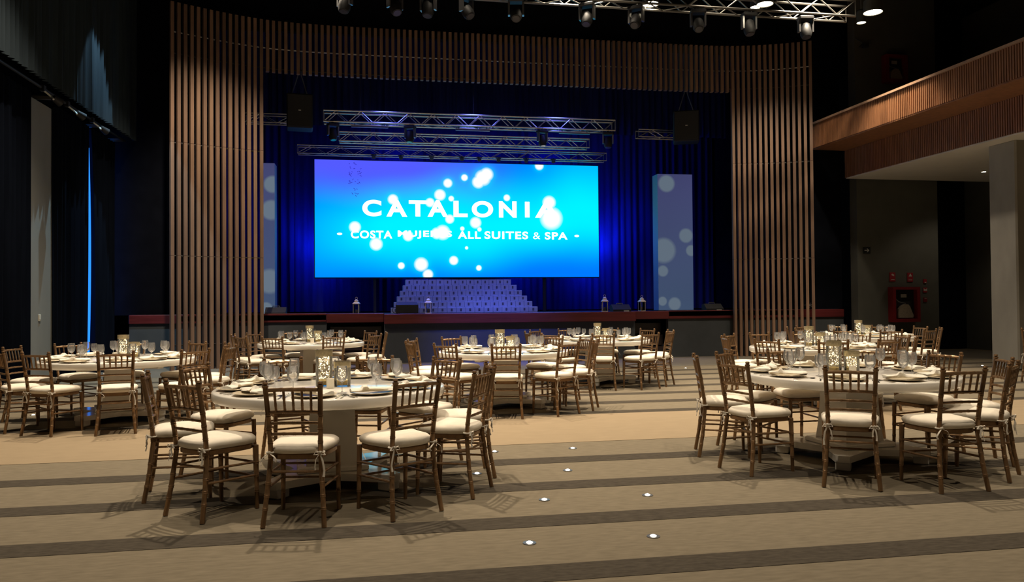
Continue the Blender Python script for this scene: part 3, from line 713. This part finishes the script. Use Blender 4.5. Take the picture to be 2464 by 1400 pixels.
wall_sign('fire_sign', 'red fire hose sign above the left corner of the hose cabinet', 13.40, 2.03, 0.17, 0.24, glyph=[poly_xz([(-0.04, 0.05), (0.04, 0.02), (0.04, 0.06), (-0.02, 0.09)]), poly_xz([(-0.05, -0.08), (0.05, -0.08), (0.05, -0.06), (-0.05, -0.06)])])
wall_sign('fire_sign', 'red warning triangle sign above the right corner of the hose cabinet', 13.92, 2.02, 0.17, 0.24, glyph=[poly_xz([(-0.05, 0.02), (0.05, 0.02), (0.0, 0.10)]), poly_xz([(-0.05, -0.08), (0.05, -0.08), (0.05, -0.06), (-0.05, -0.06)])])
wall_sign('alarm_bell', 'small red alarm sounder, topmost of three right of hose cabinet', 14.36, 1.92, 0.10, 0.11, cat='alarm', glyph=[poly_xz([(-0.02, -0.05), (0.03, -0.05), (0.03, -0.03), (-0.02, -0.03)])])
wall_sign('alarm_sign', 'small red and white sign, middle of three right of hose cabinet', 14.36, 1.68, 0.12, 0.13, glyph=[poly_xz([(-0.05, 0.05), (-0.02, 0.02), (0.02, 0.02), (0.05, 0.05), (0.05, -0.02), (-0.05, -0.02)])])
wall_sign('alarm_button', 'small dark red call point, lowest of three right of hose cabinet', 14.36, 1.42, 0.11, 0.12, 'red_paint', cat='alarm', glyph=[poly_xz([(-0.03, 0.03), (0.03, 0.03), (0.03, 0.045), (-0.03, 0.045)])])
t = wall_sign('direction_sign', 'small black sign with white right arrow on the grey wall edge', 12.66, 2.73, 0.21, 0.17, 'sign_black')
part('arrow', poly_xz([(-0.07, 0.008), (0.03, 0.008), (-0.005, 0.045), (0.012, 0.05), (0.065, 0.0), (0.012, -0.05), (-0.005, -0.045), (0.03, -0.008), (-0.07, -0.008)]), 'sign_white', t)
t = thing('wall_bracket', 'small pale cross-shaped valve handle on the dark wall right of the slats', 'valve', (11.28, 18.72, 1.30))
part('stem', MB().tube([(0, 0, 0), (0, 0.28, 0)], 0.012, 6), 'grey_metal', t)
for a in (0.3, 1.3, 2.4):
    part('spoke', MB().tube([(-0.07 * math.cos(a), -0.01, -0.07 * math.sin(a)), (0.07 * math.cos(a), -0.01, 0.07 * math.sin(a))], 0.009, 6), 'grey_metal', t)
t = thing('wall_camera', 'small black camera on an arm high on the right wall', 'camera', (12.4, 18.25, 8.15))
part('arm', MB().tube([(0, 0, 0.15), (0.14, -0.1, 0.0), (0.02, -0.12, -0.12)], 0.014, 6), 'black_plastic', t)
part('housing', MB().bbox(0.12, 0.26, -0.2, -0.06, -0.12, -0.03, 0.01), 'black_plastic', t)

# ------------------------------------------------------------------ recessed floor lights
ring = MB().lathe([(0.040, 0.0), (0.040, 0.004), (0.020, 0.005), (0.020, 0.0)], 18, caps=False).mesh('ring', 'grey_metal', True)
led = MB().lathe([(0.020, 0.001), (0.018, 0.007), (0.008, 0.012)], 14).mesh('lens', 'floor_led', True)
FL = [(0.873, 4.474, 'nearest on the left of the aisle'), (1.631, 4.453, 'nearest on the right of the aisle'), (1.171, 5.428, 'second nearest on the left of the aisle'), (1.938, 5.404, 'second nearest on the right of the aisle'),
      (0.804, 6.37, 'beside the front left table near its right chairs'), (1.57, 6.338, 'in the aisle on the third row'), (1.088, 7.277, 'beside the rear right chairs of the front left table'), (1.856, 7.282, 'in the aisle at the edge of the beige band'),
      (1.491, 10.606, 'under the middle table'), (6.447, 15.519, 'far away by the floor edge strip near the right slats'), (12.712, 14.479, 'far right near the concrete column'), (-4.444, 10.994, 'under the left chairs of the far left table')]
for x, y, d in FL:
    t = thing('floor_light', 'small lit recessed floor light ' + d, 'floor light', (x, y, 0.001), group='recessed floor lights')
    obj('ring', ring, t); obj('lens', led, t)

# ------------------------------------------------------------------ banquet chair
def chair_parts():
    P = []
    def post(s):
        path = [(s * .195, -.250, 0), (s * .178, -.215, .20), (s * .160, -.190, .43), (s * .160, -.196, .52), (s * .166, -.222, .70), (s * .174, -.258, .885)]
        mb = MB().bamboo(path, .0165, .0165, (.13, .22, .31, .50, .60, .70, .80), 8)
        mb.lathe([(.012, .88), (.021, .892), (.021, .900), (.012, .905), (.019, .914), (.014, .924), (.004, .926)], 8, (s * .1745, -.259, 0))
        return mb
    for s in (-1, 1): P.append(('back_post', post(s).mesh('back_post', 'gold', True)))
    for s in (-1, 1):
        P.append(('front_leg', MB().bamboo([(s * .192, .195, 0), (s * .188, .185, .44)], .0135, .0195, (.28, .52, .72), 8).mesh('front_leg', 'gold', True)))
    def outline(k, n=28):
        pts = []
        for i in range(n):
            a = 2 * PI * i / n; c, s_ = math.cos(a), math.sin(a)
            e = 0.45
            x = math.copysign(abs(c) ** e, c); y = math.copysign(abs(s_) ** e, s_)
            wd = .188 + .022 * y
            pts.append((x * wd * k, 0.002 + y * .20 * k))
        return pts
    P.append(('seat_frame', MB().loft([[(x, y, z) for x, y in outline(k)] for k, z in ((.96, .420), (1.0, .426), (1.0, .450), (.97, .456))]).mesh('seat_frame', 'gold', True)))
    rings = []
    for k, z in ((.96, .456), (1.04, .462), (1.08, .480), (1.07, .498), (.99, .514), (.82, .524), (.5, .529), (.2, .531)):
        rings.append([(x * (1 + .012 * math.sin(9 * i)), y, z + .003 * math.sin(i * 1.7) * (1 if .46 < z < .52 else 0)) for i, (x, y) in enumerate(outline(k))])
    P.append(('cushion', MB().loft(rings).mesh('cushion', 'cushion', True)))
    def bp(z): # point on the back post centre line
        zs = [(.43, .160, -.190), (.52, .160, -.196), (.70, .166, -.222), (.885, .174, -.258)]
        for a, b in zip(zs, zs[1:]):
            if z <= b[0]:
                f = (z - a[0]) / (b[0] - a[0]); return a[1] + (b[1] - a[1]) * f, a[2] + (b[2] - a[2]) * f
        return zs[-1][1:]
    for z, nm, r in ((.872, 'top_rail', .0125), (.728, 'back_rail', .0115), (.655, 'back_rail', .010), (.585, 'back_rail', .010)):
        x, y = bp(z)
        P.append((nm, MB().bamboo([(-x, y, z), (-x * .4, y - .010, z + .004), (x * .4, y - .010, z + .004), (x, y, z)], r, r, (.3, .5, .7), 7).mesh(nm, 'gold', True)))
    for i in range(5):
        q = (i - 2) / 3.0
        x0, y0 = bp(.728); x1, y1 = bp(.872)
        P.append(('spindle', MB().bamboo([(x0 * q, y0 - .008, .728), (x1 * q, y1 - .008, .872)], .0085, .0085, (.35, .65), 6).mesh('spindle', 'gold', True)))
    def lp(z, s):  # rear post below seat
        zs = [(0, .195, -.250), (.20, .178, -.215), (.43, .160, -.190)]
        for a, b in zip(zs, zs[1:]):
            if z <= b[0]:
                f = (z - a[0]) / (b[0] - a[0]); return s * (a[1] + (b[1] - a[1]) * f), a[2] + (b[2] - a[2]) * f
    for s in (-1, 1):
        for z in (.335, .245):
            x, y = lp(z, s)
            P.append(('stretcher', MB().bamboo([(x, y, z), (s * .19, .188, z - .012)], .0085, .0085, (.3, .7), 6).mesh('stretcher', 'gold', True)))
    for z in (.32, .225): P.append(('stretcher', MB().bamboo([(-.19, .189, z), (.19, .189, z)], .0085, .0085, (.3, .7), 6).mesh('stretcher', 'gold', True)))
    x, y = lp(.345, 1)
    P.append(('stretcher', MB().bamboo([(-x, y, .345), (x, y, .345)], .0085, .0085, (.3, .7), 6).mesh('stretcher', 'gold', True)))
    R = {}
    for s in (-1, 1):
        for var in (0, 1, 2):
            mb = MB(); bx, by, bz = s * .162, -.216, .468
            mb.tube([(bx + .023 * math.cos(a), by + .022 + .026 * math.sin(a), bz) for a in [2 * PI * i / 10 for i in range(11)]], .006, 6)
            mb.tube([(bx - .01, by - .004, bz), (bx, by - .012, bz + .006), (bx + .01, by - .004, bz)], .009, 6)
            for d in (-1, 1):
                if var != 2:
                    mb.tube([(bx, by - .004, bz), (bx + d * .022, by - .018, bz + .012), (bx + d * .036, by - .014, bz - .012), (bx + d * .014, by - .012, bz - .012), (bx, by - .004, bz)], .006, 5, .45)
                L_ = (.10, .15, .075)[var] * (1.0 if d * s > 0 else .72)
                sw = (.014, .030, .05)[var]
                mb.tube([(bx, by - .006, bz), (bx + d * sw * .7, by - .020, bz - L_ * .35), (bx + d * sw, by - .016, bz - L_ * .75), (bx + d * sw * .9, by - .024, bz - L_)], [.005, .007, .007, .009], 5, .3)
            R[(s, var)] = mb.mesh('ribbon_tie', 'ribbon', True)
    return P, R
CH_P, CH_R = chair_parts()
TIE = random.Random(5)
def chair(x, y, rz, label, group):
    t = thing('banquet_chair', label, 'chair', (x, y, 0.003), rz, group)
    cu = None
    for nm, me in CH_P:
        o = obj(nm, me, t)
        if nm == 'cushion': cu = o
    for sd in (-1, 1): obj('ribbon_tie', CH_R[(sd, TIE.choice((0, 0, 1, 2, 2)))], cu)
    return t

# ------------------------------------------------------------------ round table
def table_parts():
    P = []
    z0, z1, r = .682, .760, .90
    P.append(('tabletop', MB().lathe([(r - .03, z0), (r - .008, z0 + .006), (r, z0 + .018), (r, z1 - .012), (r - .004, z1 - .004), (r - .012, z1)], 72).mesh('tabletop', 'lacquer', True), None))
    P.append(('batten', MB().bbox(-.62, .62, -.05, .05, .64, .682, .006).mesh('batten', 'lacquer'), (0, 0, PI / 4)))
    P.append(('batten', MB().bbox(-.62, .62, -.05, .05, .64, .681, .006).mesh('batten', 'lacquer'), (0, 0, -PI / 4)))
    def sq(h): return [(-h, -h), (h, -h), (h, h), (-h, h)]
    P.append(('pedestal', MB().loft([[(x, y, z) for x, y in sq(h)] for h, z in ((.200, .17), (.185, .30), (.175, .45), (.168, .64))]).mesh('pedestal', 'lacquer'), None))
    P.append(('plinth', MB().bbox(-.27, .27, -.27, .27, .125, .17, .01).mesh('plinth', 'lacquer'), None))
    star = []
    for k in range(4):
        a = PI / 4 + k * PI / 2
        c, s = math.cos(a), math.sin(a)
        for u, v in ((.64, -.055), (.64, .055)): star.append((u * c - v * s, u * s + v * c))
        b = a + PI / 4
        star.append((.29 * math.cos(b), .29 * math.sin(b)))
    P.append(('base_plate', MB().prism(star, .07, .125).mesh('base_plate', 'lacquer'), None))
    foot = MB().bbox(-.06, .06, -.06, .06, 0, .07, .008).mesh('foot', 'lacquer')
    return P, foot
TB_P, TB_F = table_parts()
def table(x, y, rz, label):
    t = thing('round_table', label, 'table', (x, y, 0.003), rz)
    for nm, me, rot in TB_P: obj(nm, me, t, rot=rot)
    for k in range(4):
        a = PI / 4 + k * PI / 2
        obj('foot', TB_F, t, (.57 * math.cos(a), .57 * math.sin(a), 0), (0, 0, a))
    return t

# ------------------------------------------------------------------ tableware
TZ = .7635
plate_me = MB().lathe([(.085, 0), (.10, .004), (.15, .016), (.158, .0185), (.156, .021), (.10, .009), (.05, .007), (.01, .007)], 32).mesh('charger_plate', 'plate', True)
def napkin_mesh(seed):
    r = random.Random(seed); rings = []; n = 22; m = 14
    pinch = r.uniform(.30, .45)
    for i in range(n):
        t = i / (n - 1); x = -.155 + .31 * t
        wd = .018 + .055 * min(1, abs(t - pinch) / .38) ** .8 * (1 - .25 * max(0, t - .85) / .15) * (.6 + .4 * min(1, t / .08))
        h = .011 + .005 * math.sin(PI * t) + (.010 if abs(t - pinch) < .06 else 0)
        yc = .012 * math.sin(6 * t + seed); ring_ = []
        for j in range(m):
            a = 2 * PI * j / m
            k = 1 + .18 * math.sin(3 * a + 5 * t + seed)
            ring_.append((x, yc + wd * math.cos(a) * k, h * (.9 + 0.9 * math.sin(a) * k) * (1.15 if t > .9 or t < .1 else 1)))
        rings.append(ring_)
    return MB().loft(rings).mesh('napkin', 'napkin', True)
napkins = [napkin_mesh(s) for s in range(5)]
def fork_me():
    mb = MB().loft([[(-w_, y, z), (w_, y, z), (w_, y, z + .002), (-w_, y, z + .002)] for w_, y, z in ((.007, -.10, .001), (.006, -.05, .003), (.003, .01, .005), (.004, .04, .003), (.012, .055, .002))])
    for k in range(4): mb.tube([(-.010 + .0067 * k, .052, .003), (-.010 + .0067 * k, .10, .006)], .0016, 5)
    return mb.mesh('fork', 'silver', True)
def knife_me():
    return MB().loft([[(-a, y, .001), (b, y, .001), (b, y, .004), (-a, y, .004)] for a, b, y in ((.006, .006, -.115), (.007, .007, -.03), (.006, .005, -.01), (.010, .008, .01), (.010, .008, .09), (.002, .006, .115))]).mesh('knife', 'silver', True)
def spoon_me():
    mb = MB().loft([[(-w_, y, z), (w_, y, z), (w_, y, z + .002), (-w_, y, z + .002)] for w_, y, z in ((.007, -.10, .001), (.006, -.05, .003), (.003, .01, .005), (.004, .05, .003))])
    mb.loft([[(q * .019 * math.cos(a), .078 + q * .03 * math.sin(a), z) for a in [2 * PI * i / 12 for i in range(12)]] for q, z in ((.5, .001), (1, .006), (.9, .006), (.45, .003))])
    return mb.mesh('spoon', 'silver', True)
FORK, KNIFE, SPOON = fork_me(), knife_me(), spoon_me()
def goblet(s, h):
    return MB().lathe([(.034 * s, 0), (.036 * s, .002), (.018 * s, .006), (.005, .014), (.0042, .050 * h), (.006, .080 * h), (.018 * s, .088 * h), (.033 * s, .102 * h), (.0425 * s, .128 * h), (.0435 * s, .148 * h), (.041 * s, .175 * h), (.0365 * s, .200 * h),
                       (.0350 * s, .200 * h), (.0395 * s, .175 * h), (.042 * s, .148 * h), (.041 * s, .129 * h), (.031 * s, .105 * h), (.012 * s, .094 * h)], 24).mesh('wine_glass', 'glass', True)
G_BIG, G_SMALL = goblet(1.0, 1.0), goblet(.86, .90)

def vase(x, y, h, label, seed, group):
    t = thing('vase', label, 'vase', (x, y, TZ), 0, group)
    r = .066; rnd = random.Random(seed)
    part('glass_cylinder', MB().lathe([(r - .002, 0), (r, .003), (r, h), (r - .004, h), (r - .004, .01), (.01, .009)], 28), 'vase_glass', t, True)
    part('rim_band', MB().lathe([(r + .0012, h - .05), (r + .0018, h - .048), (r + .0018, h - .002), (r + .0012, h)], 28, caps=False), 'band', t, True)
    part('petal_filling', MB().lathe([(r - .006, .011), (r - .006, .045), (r * .5, .052), (.006, .048)], 22), 'petals', t, True)
    w_ = MB(); pts = []
    for i in range(70):
        a = i * 1.15 + rnd.uniform(-.4, .4); q = rnd.uniform(.4, .86) * r
        pts.append((q * math.cos(a), q * math.sin(a), .05 + (h - .10) * (i / 69.0) + rnd.uniform(-.012, .012)))
    part('light_wire', w_.tube(pts, .0013, 4), 'wire', t)
    mb = MB()
    for i in range(int(h * 330)):
        a = rnd.uniform(0, 2 * PI); q = math.sqrt(rnd.uniform(.15, .80)) * r; z = rnd.uniform(.045, h - .055); d = rnd.uniform(.0028, .0052)
        cx, cy = q * math.cos(a), q * math.sin(a)
        mb.add([(cx + d, cy, z), (cx - d, cy, z), (cx, cy + d, z), (cx, cy - d, z), (cx, cy, z + d), (cx, cy, z - d)],
               [(0, 2, 4), (2, 1, 4), (1, 3, 4), (3, 0, 4), (2, 0, 5), (1, 2, 5), (3, 1, 5), (0, 3, 5)])
    o = part('fairy_lights', mb, 'fairy', t); o['kind'] = 'stuff'
CUP = MB().lathe([(.028, 0), (.030, .003), (.030, .075), (.026, .078), (.024, .070), (.024, .02)], 20).mesh('cup', 'ceramic', True)
CUPW = MB().lathe([(.0235, .02), (.0235, .055), (.004, .056)], 16).mesh('wax', 'candle', True)

# ------------------------------------------------------------------ the eight set tables
TABLES = [
 ('front left table', (-.37, 6.33), .10, [(263, 1.26), (298, 1.29), (332, 1.27), (2, 1.27), (38, 1.24), (75, 1.22), (114, 1.26), (154, 1.27), (190, 1.33), (225, 1.28)], 'closest round white table, set for ten at the left of the picture'),
 ('far left table', (-3.20, 10.35), .35, [(286, 1.30), (248, 1.26), (217, 1.27), (170, 1.32), (135, 1.27), (100, 1.15), (52, 1.15), (16, 1.25), (347, 1.4), (317, 1.55)], 'round white table beside the black curtains at far left'),
 ('back left table', (-1.14, 13.76), .25, [(247, 1.27), (292, 1.15), (328, 1.27), (2, 1.26), (38, 1.25), (74, 1.27), (110, 1.27), (146, 1.27), (182, 1.27), (215, 1.27)], 'round white table in front of the stage near the left slats'),
 ('middle table', (1.70, 10.50), .05, [(263, 1.24), (301, 1.25), (331, 1.28), (10, 1.24), (45, 1.27), (82, 1.27), (120, 1.2), (155, 1.32), (192, 1.3), (227, 1.27)], 'round white table at the centre of the room behind the beige band'),
 ('back middle table', (3.85, 13.15), .40, [(257, 1.26), (292, 1.32), (322, 1.27), (355, 1.27), (30, 1.27), (65, 1.27), (102, 1.27), (140, 1.27), (180, 1.27), (222, 1.45)], 'round white table in front of the stage right of centre'),
 ('front right table', (4.18, 6.33), .12, [(237, 1.25), (273, 1.31), (307, 1.25), (339, 1.25), (10, 1.15), (50, 1.2), (90, 1.1), (128, 1.18), (158, 1.32), (195, 1.30)], 'large round white table at the right, second closest in the picture'),
 ('middle right table', (6.15, 10.10), .30, [(214, 1.35), (249, 1.24), (281, 1.28), (317, 1.27), (353, 1.27), (29, 1.27), (65, 1.27), (98, 1.27), (131, 1.26), (172, 1.27)], 'round white table directly behind the front right table'),
 ('back right table', (8.81, 12.92), .20, [(224, 1.27), (257, 1.27), (292, 1.27), (328, 1.27), (4, 1.27), (40, 1.27), (76, 1.27), (112, 1.27), (148, 1.27), (186, 1.27)], 'round white table farthest away at the right under the balcony side'),
]
CENTRED = ['near centre seat', 'near right seat', 'right front seat', 'right rear seat', 'far right seat', 'far centre seat', 'far left seat', 'left rear seat', 'left front seat', 'near left seat']
HALF = ['near seat left of centre', 'near seat right of centre', 'right front seat', 'right middle seat', 'right rear seat', 'far seat right of centre', 'far seat left of centre', 'left rear seat', 'left middle seat', 'left front seat']
TALL_OFF = [(-.02, .0), (.05, .10), (.0, .05), (.0, .0), (.02, .0), (-.05, .05), (.0, .05), (.0, .0)]
rr = random.Random(21)
for ti, (tn, (cx, cy), base, seats, tlabel) in enumerate(TABLES):
    table(cx, cy, base, tlabel)
    camdir = math.degrees(math.atan2(-cy, -cx))
    rel = sorted((((a - camdir + 180) % 360) - 180, a, d) for a, d in seats)
    k0 = min(range(10), key=lambda i: abs(rel[i][0]))
    if abs(rel[k0][0]) < 10: names = CENTRED
    else:
        names = HALF
        if rel[k0][0] > 0: k0 = (k0 - 1) % 10
    order = [rel[(k0 + i) % 10] for i in range(10)]
    for (rl, a, d), sn in zip(order, names):
        A = math.radians(a); jit = rr.uniform(-.06, .06)
        ox, oy = cx + (d - .235) * math.cos(A), cy + (d - .235) * math.sin(A)
        chair(ox, oy, A + PI / 2 + jit, 'gold bamboo-style chair with cream cushion, %s of the %s' % (sn, tn), 'chairs around the ' + tn)
        # place setting
        def at(r, off, z=0.0): return (cx + r * math.cos(A) - off * math.sin(A), cy + r * math.sin(A) + off * math.cos(A), TZ + z)
        rz = A + PI / 2
        pj = rr.uniform(-.02, .02)
        tag(obj('charger_plate', plate_me, None, at(.71, pj)), 'cream charger plate at the %s of the %s' % (sn, tn), 'plate', 'charger plates on the ' + tn)
        tag(obj('napkin', rr.choice(napkins), None, at(.71, pj, .0225), (0, 0, rz + rr.choice((0.3, -.3, .9, 2.6, 2.9)))), 'knotted cream napkin at the %s of the %s' % (sn, tn), 'napkin', 'napkins on the ' + tn)
        tag(obj('fork', FORK, None, at(.72, -.185), (0, 0, rz)), 'silver inner fork at the %s of the %s' % (sn, tn), 'fork', 'forks on the ' + tn)
        tag(obj('fork', FORK, None, at(.735, -.215), (0, 0, rz)), 'silver outer fork at the %s of the %s' % (sn, tn), 'fork', 'forks on the ' + tn)
        tag(obj('knife', KNIFE, None, at(.72, .182), (0, 0, rz)), 'silver knife at the %s of the %s' % (sn, tn), 'knife', 'knives on the ' + tn)
        tag(obj('spoon', SPOON, None, at(.735, .215), (0, 0, rz)), 'silver spoon at the %s of the %s' % (sn, tn), 'spoon', 'spoons on the ' + tn)
        tag(obj('wine_glass', G_BIG, None, at(.50 + rr.uniform(-.02, .02), .15 + rr.uniform(-.02, .02))), 'large stemmed wine glass at the %s of the %s' % (sn, tn), 'wine glass', 'wine glasses on the ' + tn)
        if rr.random() < .35:
            tag(obj('wine_glass', G_SMALL, None, at(.44, .08 + rr.uniform(-.01, .01))), 'small stemmed wine glass at the %s of the %s' % (sn, tn), 'wine glass', 'wine glasses on the ' + tn)
    dx, dy = TALL_OFF[ti]
    vase(cx + dx - .04, cy + dy + .03, .29, 'taller glass vase of fairy lights on the %s' % tn, ti * 2 + 1, 'fairy light vases')
    vase(cx + dx + .105, cy + dy - .02, .20, 'shorter glass vase of fairy lights on the %s' % tn, ti * 2 + 2, 'fairy light vases')
    t = thing('votive_cup', 'cream votive candle cup beside the vases on the %s' % tn, 'candle', (cx + dx + .02, cy + dy - .16, TZ), group='votive cups')
    obj('cup', CUP, t); obj('wax', CUPW, t)
# a chair of the next table, cut by the picture's right edge
chair(11.16, 11.45, math.radians(-60), 'gold bamboo-style chair cut off by the right picture edge beside the concrete column', 'chairs at the right picture edge')
